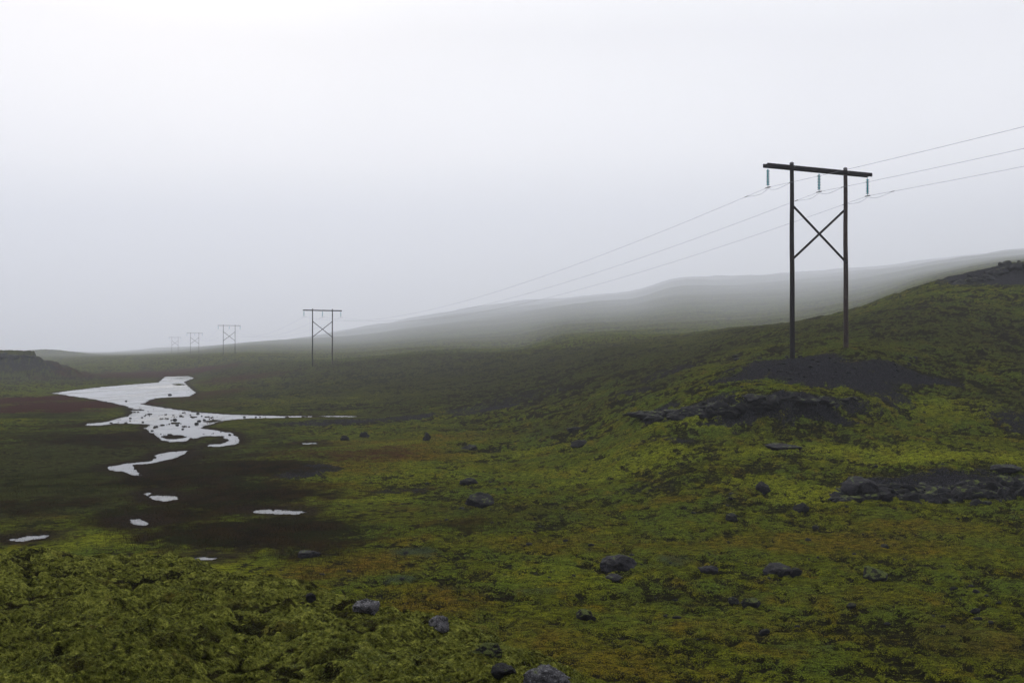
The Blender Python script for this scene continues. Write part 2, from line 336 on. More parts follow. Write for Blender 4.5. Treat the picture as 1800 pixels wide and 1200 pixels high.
# ------------------------------------------------------------------ materials
def mat(name):
    m = bpy.data.materials.new(name); m.use_nodes = True
    n = m.node_tree; b = n.nodes['Principled BSDF']
    return m, n, b
class NG:
    def __init__(s, n): s.n = n
    def val(s, v): return v
    def link(s, a, sock):
        if isinstance(a, (int, float)): sock.default_value = a
        elif isinstance(a, tuple): sock.default_value = a if len(a) == 4 else (*a, 1)
        else: s.n.links.new(a, sock)
    def math(s, op, a, b=0.0, clamp=False):
        m = s.n.nodes.new('ShaderNodeMath'); m.operation = op; m.use_clamp = clamp
        s.link(a, m.inputs[0]); s.link(b, m.inputs[1]); return m.outputs[0]
    def mix(s, f, a, b, mode='MIX'):
        m = s.n.nodes.new('ShaderNodeMix'); m.data_type = 'RGBA'; m.blend_type = mode
        s.link(f, m.inputs[0]); s.link(a, m.inputs[6]); s.link(b, m.inputs[7]); return m.outputs[2]
    def noise(s, scale, detail=4, rough=0.55, vec=None, dist=0.0):
        t = s.n.nodes.new('ShaderNodeTexNoise'); t.inputs['Scale'].default_value = scale
        t.inputs['Detail'].default_value = detail; t.inputs['Roughness'].default_value = rough
        t.inputs['Distortion'].default_value = dist
        s.n.links.new(vec or s.pos(), t.inputs['Vector']); return t.outputs[0]
    def pos(s):
        if not hasattr(s, '_p'): s._p = s.n.nodes.new('ShaderNodeTexCoord').outputs['Object']
        return s._p
    def scaled(s, v):
        m = s.n.nodes.new('ShaderNodeMapping'); m.inputs['Scale'].default_value = v
        s.n.links.new(s.pos(), m.inputs[0]); return m.outputs[0]
    def ramp(s, f, a, b):
        m = s.n.nodes.new('ShaderNodeMapRange'); m.interpolation_type = 'SMOOTHSTEP'
        s.link(f, m.inputs[0]); m.inputs[1].default_value = a; m.inputs[2].default_value = b
        return m.outputs[0]
    def attr(s, name):
        t = s.n.nodes.new('ShaderNodeAttribute'); t.attribute_name = name; return t.outputs['Fac']
    def bump(s, h, strength, dist, b):
        t = s.n.nodes.new('ShaderNodeBump'); t.inputs['Strength'].default_value = strength
        t.inputs['Distance'].default_value = dist; s.link(h, t.inputs['Height'])
        s.n.links.new(t.outputs[0], b.inputs['Normal'])

gm, n, b = mat('ground_cover')
g = NG(n)
N1, N2, N3, N4 = g.noise(0.35, 5), g.noise(1.6, 5, 0.65), g.noise(7.5, 4, 0.65), g.noise(32, 3, 0.6)
N3b = g.noise(6.0, 6, 0.78, g.scaled((.55, 1, 1)))
N5 = g.noise(0.9, 4, 0.6, g.scaled((1, 0.6, 1)))
moss = g.mix(g.ramp(N2, .36, .66), (.038, .050, .005, 1), (.095, .118, .009, 1))
moss = g.mix(g.ramp(N1, .40, .66), moss, (.056, .088, .012, 1))
moss = g.mix(g.math('MULTIPLY', g.ramp(N5, .50, .72), .6), moss, (.105, .078, .008, 1))
moss = g.mix(g.math('MULTIPLY', g.attr('bright'), .75), moss, g.mix(g.ramp(N3, .3, .7), (.11, .150, .010, 1), (.185, .225, .018, 1)))
moss = g.mix(g.math('MULTIPLY', g.attr('orange'), g.ramp(N2, .25, .62)), moss, g.mix(g.ramp(N3, .35, .65), (.075, .036, .007, 1), (.125, .084, .010, 1)))
moss = g.mix(g.attr('knoll'), moss, g.mix(g.ramp(N3, .34, .68), (.06, .074, .016, 1), (.18, .215, .055, 1)))
moss = g.mix(g.math('MULTIPLY', g.attr('knoll'), g.math('MULTIPLY', g.ramp(N2, .56, .70), .5)), moss, (.085, .062, .020, 1))
moss = g.mix(1.0, moss, (1.46, 1.28, .95, 1), 'MULTIPLY')
moss = g.mix(g.math('MULTIPLY', g.ramp(g.math('ADD', g.attr('drab'), g.math('MULTIPLY', g.math('SUBTRACT', N2, .5), 1.3)), -.12, .85), .8), moss, (.030, .031, .012, 1))
stone = g.mix(g.ramp(N3, .35, .70), (.006, .0058, .008, 1), (.026, .025, .034, 1))
stone = g.mix(g.ramp(N4, .54, .70), stone, (.095, .092, .115, 1))
litter_shade = g.mix(g.ramp(N3, .4, .65), (.006, .0055, .003, 1), (.018, .015, .007, 1))
grit = g.math('MULTIPLY', g.math('SUBTRACT', 1.0, g.math('MULTIPLY', g.attr('knoll'), .45)), g.math('ADD', g.math('MULTIPLY', g.math('SUBTRACT', N3b, .5), 2.8), g.math('MULTIPLY', g.math('SUBTRACT', N4, .5), 2.4)))
cvr = g.ramp(g.math('ADD', g.math('MULTIPLY', g.math('SUBTRACT', g.attr('cover'), .5), .75), grit), -.20, .16)
moss = g.mix(g.math('MULTIPLY', g.ramp(grit, .10, -.28), .88), moss, (.009, .009, .004, 1))
moss = g.mix(g.math('MULTIPLY', g.ramp(grit, .12, .5), .6), moss, g.mix(1.0, moss, (1.9, 1.8, 1.9, 1), 'MULTIPLY'))
under = g.mix(g.ramp(g.math('ADD', g.attr('gravel'), g.math('MULTIPLY', g.math('SUBTRACT', N2, .5), 1.5)), .25, .6), litter_shade, stone)
col = g.mix(cvr, under, moss)
gmk = g.ramp(g.math('ADD', g.attr('gravel'), g.math('MULTIPLY', g.math('SUBTRACT', N3, .5), 1.3)), .5, .85)
col = g.mix(gmk, col, stone)
red = g.mix(g.ramp(N3, .35, .65), (.022, .007, .006, 1), (.062, .020, .017, 1))
col = g.mix(g.ramp(g.math('ADD', g.attr('red'), g.math('MULTIPLY', g.math('SUBTRACT', N2, .5), 1.3)), .25, .80), col, red)
bog = g.mix(g.ramp(N5, .38, .64), (.009, .006, .0035, 1), (.024, .014, .005, 1))
bog = g.mix(g.math('MULTIPLY', g.ramp(N1, .48, .66), .7), bog, (.016, .020, .005, 1))
col = g.mix(g.ramp(g.math('ADD', g.attr('bog'), g.math('MULTIPLY', g.math('SUBTRACT', g.math('MULTIPLY', g.math('ADD', N2, N5), .5), .5), 2.2)), .18, .75), col, bog)
oli = g.mix(g.ramp(N5, .36, .64), (.012, .014, .004, 1), (.040, .045, .010, 1))
col = g.mix(g.ramp(g.math('ADD', g.attr('olive'), g.math('MULTIPLY', g.math('SUBTRACT', N5, .5), 1.4)), .25, .80), col, oli)
col = g.mix(g.math('MULTIPLY', g.attr('wet'), .9), col, g.mix(g.ramp(N3, .4, .6), (.010, .006, .005, 1), (.030, .019, .014, 1)))
lic = g.mix(g.ramp(N4, .35, .65), (.020, .030, .015, 1), (.060, .082, .046, 1))
col = g.mix(g.ramp(g.math('ADD', g.attr('lichen'), g.math('MULTIPLY', g.math('SUBTRACT', N3b, .5), 1.6)), .45, 1.1), col, lic)
col = g.mix(g.ramp(g.math('ADD', g.attr('crease'), g.math('MULTIPLY', g.math('SUBTRACT', N3, .5), 1.4)), .3, 1.0), col, litter_shade)  # paints the fold shade and brown mottles into the bank's colour
fine = g.ramp(N4, .30, .72)
col = g.mix(g.math('SUBTRACT', 1.0, fine), col, g.mix(0.5, col, (.012, .012, .006, 1)))
g.link(col, b.inputs['Base Color']); b.inputs['Roughness'].default_value = 0.9
b.inputs['Specular IOR Level'].default_value = 0.0
hb = g.math('ADD', g.math('MULTIPLY', N3, .16), g.math('MULTIPLY', N4, .05))
g.bump(hb, 1.0, 1.0, b)

wm, n, b = mat('river_water')
g = NG(n)
b.inputs['Base Color'].default_value = (.012, .014, .014, 1)
b.inputs['Roughness'].default_value = 0.05; b.inputs['Specular Tint'].default_value = (.70, .74, .79, 1); b.inputs['IOR'].default_value = 1.33
b.inputs['Specular IOR Level'].default_value = 0.5
wr_ = g.ramp(g.noise(.07, 5, .65, g.scaled((1, .35, 1))), .38, .66)
g.link(g.math('ADD', .03, g.math('MULTIPLY', wr_, .22)), b.inputs['Roughness'])
g.bump(g.noise(1.1, 3, .6, g.scaled((1, .5, 1))), 0.06, 0.06, b)

def rock_mat(name, dark, light, lich, moss_amt):
    m, n, b = mat(name); g = NG(n)
    n1, n2, n3 = g.noise(2.2, 5, .65), g.noise(9, 4, .7), g.noise(34, 3, .6)
    c = g.mix(g.ramp(n1, .35, .65), dark, light)
    c = g.mix(g.ramp(n2, .55, .68), c, lich)
    c = g.mix(g.ramp(n3, .62, .5), c, g.mix(.6, c, (.008, .008, .009, 1)))
    geo = n.nodes.new('ShaderNodeNewGeometry'); sp = n.nodes.new('ShaderNodeSeparateXYZ')
    n.links.new(geo.outputs['Normal'], sp.inputs[0])
    mk = g.ramp(g.math('ADD', sp.outputs[2], g.math('MULTIPLY', g.math('SUBTRACT', n1, .5), 2.0)), .95 - moss_amt, 1.25 - moss_amt)
    c = g.mix(mk, c, g.mix(g.ramp(n2, .3, .7), (.032, .042, .008, 1), (.09, .11, .018, 1)))
    g.link(c, b.inputs['Base Color']); b.inputs['Roughness'].default_value = .8
    b.inputs['Specular IOR Level'].default_value = .12
    g.bump(g.math('ADD', g.math('MULTIPLY', n2, .06), g.math('MULTIPLY', n3, .02)), .9, 1.0, b)
    return m
rm_pale = rock_mat('pale_rock', (.06, .058, .066, 1), (.20, .195, .22, 1), (.50, .50, .52, 1), -.05)
rm_white = rock_mat('white_lichened_rock', (.05, .048, .055, 1), (.34, .33, .36, 1), (.72, .72, .74, 1), -.25)
rm_dark = rock_mat('dark_rock', (.005, .0045, .006, 1), (.012, .0115, .014, 1), (.028, .027, .032, 1), .0)
rm_grey = rock_mat('grey_rock', (.010, .009, .012, 1), (.030, .028, .036, 1), (.070, .068, .080, 1), -.05)
rm_moss = rock_mat('mossy_rock', (.006, .0055, .006, 1), (.018, .016, .015, 1), (.06, .058, .06, 1), .30)

rm_out = rock_mat('outcrop_rock', (.005, .0045, .006, 1), (.012, .0115, .015, 1), (.038, .037, .044, 1), .02)
def wood_mat(name, c0, c1, c2):
    m, n, b = mat(name); g = NG(n)
    grain = g.noise(6, 5, .7, g.scaled((6, 6, .35))); big = g.noise(.6, 3)
    c = g.mix(g.ramp(grain, .35, .68), c0, c1)
    c = g.mix(g.math('MULTIPLY', g.ramp(big, .5, .7), .6), c, c2)
    g.link(c, b.inputs['Base Color']); b.inputs['Roughness'].default_value = .75; b.inputs['Specular IOR Level'].default_value = .08
    g.bump(grain, .5, .02, b); return m
wood_dark = wood_mat('tarred_wood', (.010, .009, .010, 1), (.024, .020, .021, 1), (.034, .022, .020, 1))
wood_brown = wood_mat('weathered_wood', (.020, .014, .013, 1), (.062, .042, .036, 1), (.085, .062, .050, 1))
steel, n, b = mat('galvanised_steel'); b.inputs['Base Color'].default_value = (.16, .16, .17, 1); b.inputs['Metallic'].default_value = .6; b.inputs['Roughness'].default_value = .5
wire_m, n, b = mat('weathered_aluminium'); b.inputs['Base Color'].default_value = (.30, .30, .32, 1); b.inputs['Metallic'].default_value = .2; b.inputs['Roughness'].default_value = .6
glass, n, b = mat('green_insulator_glass'); b.inputs['Base Color'].default_value = (.02, .36, .44, 1); b.inputs['Roughness'].default_value = .12

# ------------------------------------------------------------------ object helpers
def mesh_np(name, co, faces, m, parent=None, smooth_=True):
    me = bpy.data.meshes.new(name)
    co = np.asarray(co, np.float32); faces = np.asarray(faces, np.int32)
    nv, nf, k = len(co), len(faces), faces.shape[1]
    me.vertices.add(nv); me.vertices.foreach_set('co', co.ravel())
    me.loops.add(nf * k); me.loops.foreach_set('vertex_index', faces.ravel())
    me.polygons.add(nf); me.polygons.foreach_set('loop_start', np.arange(nf, dtype=np.int32) * k)
    me.polygons.foreach_set('loop_total', np.full(nf, k, np.int32))
    me.polygons.foreach_set('use_smooth', np.full(nf, smooth_, bool))
    me.update(calc_edges=True); me.validate()
    me.materials.append(m)
    o = bpy.data.objects.new(name, me); C.objects.link(o)
    if parent: o.parent = parent
    return o
def tag(o, label=None, cat=None, group=None, kind=None):
    if label: o['label'] = label
    if cat: o['category'] = cat
    if group: o['group'] = group
    if kind: o['kind'] = kind
    return o

# ------------------------------------------------------------------ ground sheet and water
ii = np.arange(ND - 1)[:, None] * NU + np.arange(NU - 1)[None, :]
fc = np.stack([ii, ii + 1, ii + 1 + NU, ii + NU], -1).reshape(-1, 4)
gnd = mesh_np('ground', np.stack([X, Y, Z], -1).reshape(-1, 3), fc, gm)
tag(gnd, kind='structure')
for nm_, ar in (('red', A_red), ('bog', A_bog * (1 - knoll)), ('olive', A_olive * (1 - knoll)), ('bright', A_bright * (1 - knoll)),
                ('wet', smooth(1.6, .2, SD + .8 * c2) * (Y > 28)), ('drab', A_drab), ('orange', A_orange * (1 - knoll)), ('lichen', A_lichen * (1 - knoll)), ('gravel', A_gravel), ('cover', cover), ('knoll', knoll), ('crease', crease)):
    at_ = gnd.data.attributes.new(nm_, 'FLOAT', 'POINT')
    at_.data.foreach_set('value', ar.astype(np.float32).ravel())

wx0, wx1, wy0, wy1 = -160, 0, 31, 305
gx = np.linspace(wx0, wx1, 9); gy = np.linspace(wy0, wy1, 15)
GX, GY = np.meshgrid(gx, gy)
k_ = np.arange(14)[:, None] * 9 + np.arange(8)[None, :]
water = mesh_np('water', np.stack([GX, GY, np.full(GX.shape, WATER)], -1).reshape(-1, 3), np.stack([k_, k_ + 1, k_ + 10, k_ + 9], -1).reshape(-1, 4), wm)
tag(water, kind='structure')

# ------------------------------------------------------------------ haze
hz, n, b = mat('haze_air'); n.nodes.remove(b)
pv = n.nodes.new('ShaderNodeVolumePrincipled')
pv.inputs['Color'].default_value = (.895, .92, 1.0, 1); pv.inputs['Density'].default_value = HAZE_K
pv.inputs['Anisotropy'].default_value = 0.15
n.links.new(pv.outputs[0], n.nodes['Material Output'].inputs['Volume'])
zmin, zmax = float(Z.min()) - 1.0, float(Z.max()) + 3.0
hx, hy0, hy1 = 9600, -170, 6550
v = [(x, y, z) for z in (zmin, zmax) for y in (hy0, hy1) for x in (-hx, hx)]
fz = [(0, 2, 3, 1), (4, 5, 7, 6), (0, 1, 5, 4), (2, 6, 7, 3), (0, 4, 6, 2), (1, 3, 7, 5)]
haze = mesh_np('haze', v, fz, hz, smooth_=False)
tag(haze, kind='stuff')

# ------------------------------------------------------------------ rocks
from mathutils import noise as mnoise, Vector, Euler
import bmesh
def rock_mesh(name, seed, sub, m, sharp=0.35, flatten=0.7):
    bm = bmesh.new(); bmesh.ops.create_icosphere(bm, subdivisions=sub, radius=1.0)
    rs = random.Random(seed); off = Vector((rs.uniform(0, 90), rs.uniform(0, 90), rs.uniform(0, 90)))
    planes = []
    for _ in range(11):
        v_ = Vector((rs.gauss(0, 1), rs.gauss(0, 1), rs.gauss(0, .8))).normalized(); planes.append((v_, rs.uniform(.55, .92)))
    for v_ in bm.verts:
        p = v_.co.copy()
        for nrm, dd_ in planes:
            q = p.dot(nrm) - dd_
            if q > 0: p -= nrm * q * .9
        nn = mnoise.fractal(v_.co * 1.6 + off, .85, 2.1, 6)
        r2 = abs(mnoise.noise(v_.co * 3.4 + off)) * .25
        p *= 1 + sharp * .55 * nn - r2 * .6
        p.z *= flatten
        v_.co = p
    me = bpy.data.meshes.new(name); bm.to_mesh(me); bm.free()
    for p_ in me.polygons: p_.use_smooth = True
    me.materials.append(m); return me
def rock(px, py, wpx, hfrac, m, label, seed, name='rock', group=None, sub=4, sink=.38, depthf=1.0, cat='rock', rz=None):
    """py = the row where its foot meets the ground"""
    x, y, z = ray(px, py)
    r = wpx / F * y / 2
    o = bpy.data.objects.new(name, rock_mesh(name, seed, sub, m, flatten=1.0)); C.objects.link(o)
    o.scale = (r * 1.08, r * 1.08 * depthf, r * 2 * hfrac * (1 + sink) / 1.7)
    o.rotation_euler = (0, 0, random.Random(seed).uniform(-.4, .4) if rz is None else rz)
    z = ground_at(x, y + r * .6)
    o.location = (x, y + r * .6, z + o.scale[2] * (.62 - sink * 1.1))
    tag(o, label, cat, group); return o

rock(641, 1077, 46, .62, rm_white, 'pale lichen-spotted rock on the far edge of the mossy bank', 11)
rock(771, 1107, 36, .75, rm_white, 'pale rounded rock on the mossy bank, second largest pale one', 12)
rock(545, 1058, 22, .6, rm_grey, 'small grey rock half buried at the crest of the mossy bank', 13)
rock(857, 1150, 60, .36, rm_moss, 'brown moss-topped rock between the pale rounded rock and the big boulder', 14)
rock(952, 1216, 96, .46, rm_pale, 'big lichen-mottled boulder at the right end of the mossy bank', 15, sub=5, name='boulder', cat='boulder')
rock(885, 1190, 40, .5, rm_grey, 'small dark grey rock close beside the big mottled boulder', 16)
rock(1093, 1001, 68, .34, rm_grey, 'dark hollow-faced boulder alone on the yellow-green moss flat', 17, sub=5, name='boulder', cat='boulder')
rock(1076, 1020, 36, .28, rm_grey, 'low grey slab in front of the dark hollow-faced boulder', 18)
rock(1372, 1009, 56, .34, rm_grey, 'low flat grey rock on the moss right of the lone boulder', 19)
rock(1398, 1011, 26, .5, rm_dark, 'small black rock touching the low flat grey rock', 20)
rock(1244, 1006, 40, .25, rm_grey, 'flat sunken rock between the lone boulder and the flat grey rock', 21)
rock(1538, 1020, 50, .40, rm_moss, 'black moss-capped rock at the right of the moss flat', 22)
rock(540, 980, 44, .28, rm_grey, 'low blue-grey rock on the reddish bog beyond the bank', 23)
rock(844, 890, 52, .42, rm_dark, 'dark peaked rock on the moss left of the frame middle', 24)
rock(822, 853, 30, .40, rm_dark, 'small dark rock just beyond the dark peaked rock', 25)
rock(1018, 786, 34, .36, rm_dark, 'rounded dark rock on the green slope below the ledge', 26)
rock(1010, 756, 24, .36, rm_dark, 'small dark rock up the slope from the rounded dark one', 27)
rock(824, 790, 28, .34, rm_dark, 'dark wedge of rock by the orange grass', 28)
rock(750, 774, 16, .8, rm_dark, 'tiny upright dark stone in the orange grass', 29)
rock(640, 768, 16, .6, rm_dark, 'small dark stone at the left of the orange grass', 30)
rock(605, 774, 18, .5, rm_dark, 'squat black stone near the small river pools', 31)
rock(1380, 791, 64, .2, rm_grey, 'flat pale rock slab level with the moss below the ledge', 32)
rock(1343, 868, 24, .8, rm_grey, 'upright grey stone in bright green moss left of the outcrop', 33)
rock(1286, 916, 26, .6, rm_dark, 'pointed black stone on the moss flat', 34)
rock(1410, 900, 30, .5, rm_dark, 'dark stone with a blunt top left of the outcrop foot', 35)
rock(1030, 1090, 34, .5, rm_moss, 'dark mossy rock low on the moss flat before the big boulder', 37)
rock(1290, 1062, 26, .4, rm_dark, 'small black rock beside a dark hollow near the bottom', 38)
rock(1320, 1064, 30, .5, rm_moss, 'mossy rock with a ragged top near the bottom', 39)

# rock outcrops: each one mass of broken lava, built along a line
def outcrop(name, label, pts, m, seed, n, size, cat='rock outcrop'):
    """pts: photo pixels (px, py of the foot, height in px)"""
    rs = random.Random(seed); bmo = bmesh.new(); org = None
    for i in range(n):
        t = (i + rs.random()) / n * (len(pts) - 1); k = min(int(t), len(pts) - 2); f = t - k
        px = pts[k][0] * (1 - f) + pts[k + 1][0] * f; py = pts[k][1] * (1 - f) + pts[k + 1][1] * f; hp = pts[k][2] * (1 - f) + pts[k + 1][2] * f
        lev = rs.random()
        x, y, z = ray(px + rs.uniform(-8, 8), py - lev * hp * .55)
        if org is None: org = Vector((x, y, z))
        me = rock_mesh('tmp', seed * 100 + i, 3, m, sharp=.7)
        s_ = size * rs.uniform(.35, 1.0)
        E_ = Euler((rs.uniform(-.6, .6), rs.uniform(-.6, .6), 0)).to_matrix()
        M_ = bmesh.new(); M_.from_mesh(me)
        rz = rs.uniform(0, 6.3); cz, sz = math.cos(rz), math.sin(rz)
        fx, fy, fh = s_ * rs.uniform(.8, 1.4), s_ * rs.uniform(.7, 1.1), max(.3, hp / F * y * .5) * rs.uniform(.5, 1.15)
        for v_ in M_.verts:
            q = E_ @ v_.co; v_.co = Vector((x + (q.x * cz - q.y * sz) * fx, y + .3 + (q.x * sz + q.y * cz) * fy, z + q.z * fh - fh * .22)) - org
        M_.to_mesh(me); M_.free(); bmo.from_mesh(me); bpy.data.meshes.remove(me)
    me = bpy.data.meshes.new(name); bmo.to_mesh(me); bmo.free()
    me.materials.append(m); o = bpy.data.objects.new(name, me); C.objects.link(o); o.location = org
    return tag(o, label, cat)
outcrop('rock_ledge', 'long black rock ledge below the gravel mound of the nearest pylon',
        [(1130, 735, 14), (1170, 738, 20), (1230, 735, 34), (1300, 730, 40), (1400, 722, 36), (1500, 712, 20)], rm_dark, 5, 110, .9, 'rock ledge')
outcrop('rock_outcrop', 'wide broken outcrop of dark lava at the right edge, above the moss flat',
        [(1470, 880, 12), (1530, 882, 34), (1600, 880, 44), (1680, 888, 52), (1760, 885, 56), (1830, 878, 56)], rm_out, 6, 120, .75)
outcrop('rock_crag', 'small dark crag on the skyline of the green hill at the far right',
        [(1688, 503, 14), (1730, 494, 24), (1780, 482, 34), (1850, 478, 38)], rm_dark, 8, 34, 1.5)
outcrop('summit_rocks', 'crumbling rock rim of the flat-topped hill beyond the river at far left',
        [(-30, 632, 9), (20, 630, 8), (50, 630, 8)], rm_dark, 9, 40, 1.6)
rock(1515, 876, 74, .42, rm_grey, 'rounded grey rock at the left end of the lava outcrop', 40)
rock(1776, 836, 50, .22, rm_grey, 'pale slab catching the light on top of the lava outcrop', 41)

# loose stones: group of look-alikes, copied
protos = [rock_mesh('stone', 200 + k, 2, rm_dark) for k in range(5)]
def stone(px, py, wpx, label, group, k, hf=.4):
    x, y, z = ray(px, py); r = wpx / F * y / 2
    o = bpy.data.objects.new('stone', protos[k % 5]); C.objects.link(o)
    o.scale = (r, r, r * 2 * hf); o.rotation_euler = (0, 0, random.uniform(0, 6))
    o.location = (x, y, z + r * hf * .15)
    tag(o, label, 'stone', group)
    return o
RS = random.Random(42)
spots = [(222,744,7),(200,742,5),(250,734,5),(262,728,6),(240,726,8),(252,742,5),(275,750,7),(283,748,5),(308,738,8),(312,747,6),(342,741,12),(346,745,9),(350,740,7),(382,737,8),(372,734,5),
         (318,731,5),(290,728,5),(335,729,4),(355,731,4),(245,722,7),(230,735,5),(322,754,5),(330,749,4),(298,745,4),(366,751,5),(396,761,5),(404,764,6),(348,727,6),(270,738,4),(222,705,5),(299,694,6),
         (300,758,5),(268,757,5),(255,731,4),(282,733,4),(360,738,6),(390,743,6),(410,734,5),(430,733,5),(450,733,4),(238,741,6),(212,746,6),(305,730,4),(326,735,4)]
for k, (px, py, w_) in enumerate(q_ for i_, q_ in enumerate(spots) if i_ % 3 != 1):
    x, y = wpt(px, py); r = w_ / F * y / 2
    o = bpy.data.objects.new('stone', protos[k % 5]); C.objects.link(o)
    o.scale = (r, r * 1.3, r * .9); o.rotation_euler = (0, 0, RS.uniform(0, 6)); o.location = (x, y, WATER + r * .15)
    tag(o, 'small black stone standing out of the shallow pale river', 'stone', 'black stones in the river shallows')
for k in range(60):
    stone(RS.uniform(1275, 1620), 668 - 40 * RS.random() ** .8, RS.uniform(4, 13), 'loose dark stone lying on the gravel mound of the nearest pylon', 'loose stones on the gravel mound', k, .45)
cnt = 0
while cnt < 160:
    px = RS.uniform(560, 1800); py = 640 + 520 * RS.random() ** 1.2
    if px < 1000 and py > 1020: continue
    x, y, z = ray(px, py)
    if y < 24 or y > 200: continue
    stone(px, py, (.09 + .24 * RS.random() ** 2) * F / y, 'small dark stone scattered in the moss of the right-hand slope', 'dark stones scattered over the moss', cnt, RS.uniform(.3, .5)); cnt += 1

# ------------------------------------------------------------------ fine growth: moss shoots on the bank, sedge on the wet flat
def blades(name, n, xr, yr, keep, hmin, hmax, wd, m, lean=.5, seed=1, comb=None, floor=None):
    r_ = np.random.RandomState(seed)
    y = np.exp(r_.uniform(math.log(yr[0]), math.log(yr[1]), n)); x = r_.uniform(xr[0], xr[1], n) * wdt(y)
    p = lookup(keep, x, y); ok = r_.rand(n) < p; x, y = x[ok], y[ok]; n = len(x)
    z = lookup(Z, x, y) - .004
    if floor is not None: z = np.maximum(z, floor)
    h = r_.uniform(hmin, hmax, n); th = r_.uniform(0, 2 * np.pi, n); w_ = wd * r_.uniform(.6, 1.4, n)
    la = r_.uniform(0, 2 * np.pi, n) if comb is None else comb + r_.normal(0, .55, n) + 2.0 * fbm(x / 1.2, y / 1.2, 2, 81); ll = h * lean * r_.uniform(.2, 1.2, n)
    dx, dy = np.cos(th) * w_, np.sin(th) * w_
    tx, ty = x + np.cos(la) * ll, y + np.sin(la) * ll
    co = np.stack([np.stack([x - dx, y - dy, z], -1), np.stack([x + dx, y + dy, z], -1), np.stack([tx, ty, z + h], -1)], 1).reshape(-1, 3)
    o = mesh_np(name, co, np.arange(n * 3).reshape(-1, 3), m)
    return tag(o, kind='stuff')
def blade_mat(name, c0, c1, c2, sc_=.9):
    m, n, b = mat(name); g = NG(n)
    c = g.mix(g.ramp(g.noise(sc_, 4, .6), .36, .64), c0, c1)
    c = g.mix(g.ramp(g.noise(17, 2, .5), .45, .7), c, c2)
    g.link(c, b.inputs['Base Color']); b.inputs['Roughness'].default_value = .85; b.inputs['Specular IOR Level'].default_value = 0.0
    return m
bm_moss = blade_mat('moss_shoots', (.060, .072, .014, 1), (.135, .160, .034, 1), (.28, .31, .11, 1))
blades('moss', 700000, (-.60, .16), (5.2, 17.5), knoll * (1 - crease * .9), .008, .022, .0026, bm_moss, 1.6, 3, comb=-.6)
bm_sedge = blade_mat('sedge_blades', (.008, .006, .003, 1), (.022, .019, .005, 1), (.045, .024, .009, 1), .25)
kp = np.clip(np.maximum(A_bog, A_olive * .8) * .9 + A_orange * .35 + A_red * .6, 0, 1) * (1 - knoll) * smooth(.4, 1.4, SD) * (Y > 24) * (.35 + .65 * smooth(-.2, .2, c1))
blades('sedge', 420000, (-.62, .12), (26, 120), kp, .05, .20, .006, bm_sedge, .5, 4)
blades('shore_grass', 900000, (-.62, .02), (36, 200), (.25 + .6 * smooth(60, 110, Y)) * smooth(-.45, -.05, SD + .4 * c2) * smooth(.9, .3, SD) * (Y > 28), .03, .09, .008, bm_sedge, .6, 5, floor=WATER - .03)

# ------------------------------------------------------------------ pylons and wires
def tube(bm, pts, r, seg=8, r1=None):
    rings = []
    for i, p in enumerate(pts):
        p = Vector(p); a_ = Vector(pts[max(i - 1, 0)]); b_ = Vector(pts[min(i + 1, len(pts) - 1)])
        t = (b_ - a_).normalized(); up = Vector((0, 0, 1)) if abs(t.z) < .9 else Vector((1, 0, 0))
        s1 = t.cross(up).normalized(); s2 = s1.cross(t)
        rad = r if r1 is None else r + (r1 - r) * i / (len(pts) - 1)
        rings.append([bm.verts.new(p + (s1 * math.cos(q * 2 * math.pi / seg) + s2 * math.sin(q * 2 * math.pi / seg)) * rad) for q in range(seg)])
    for a_, b_ in zip(rings, rings[1:]):
        for q in range(seg): bm.faces.new((a_[q], a_[(q + 1) % seg], b_[(q + 1) % seg], b_[q]))
    bm.faces.new(rings[0]); bm.faces.new(rings[-1][::-1])
def box(bm, c, s_, ax=None):
    r_ = bmesh.ops.create_cube(bm, size=1.0)
    for v_ in r_['verts']:
        v_.co = Vector((v_.co.x * s_[0], v_.co.y * s_[1], v_.co.z * s_[2])) + Vector(c)
def lathe(bm, prof, c, seg=12):
    rings = [[bm.verts.new((c[0] + r * math.cos(q * 2 * math.pi / seg), c[1] + r * math.sin(q * 2 * math.pi / seg), c[2] + z)) for q in range(seg)] for r, z in prof]
    for a_, b_ in zip(rings, rings[1:]):
        for q in range(seg): bm.faces.new((a_[q], a_[(q + 1) % seg], b_[(q + 1) % seg], b_[q]))
def part(name, bm, m, parent, sm=True):
    bmesh.ops.recalc_face_normals(bm, faces=bm.faces)
    me = bpy.data.meshes.new(name); bm.to_mesh(me); bm.free()
    for p_ in me.polygons: p_.use_smooth = sm
    me.materials.append(m); o = bpy.data.objects.new(name, me); C.objects.link(o)
    if parent: o.parent = parent
    return o

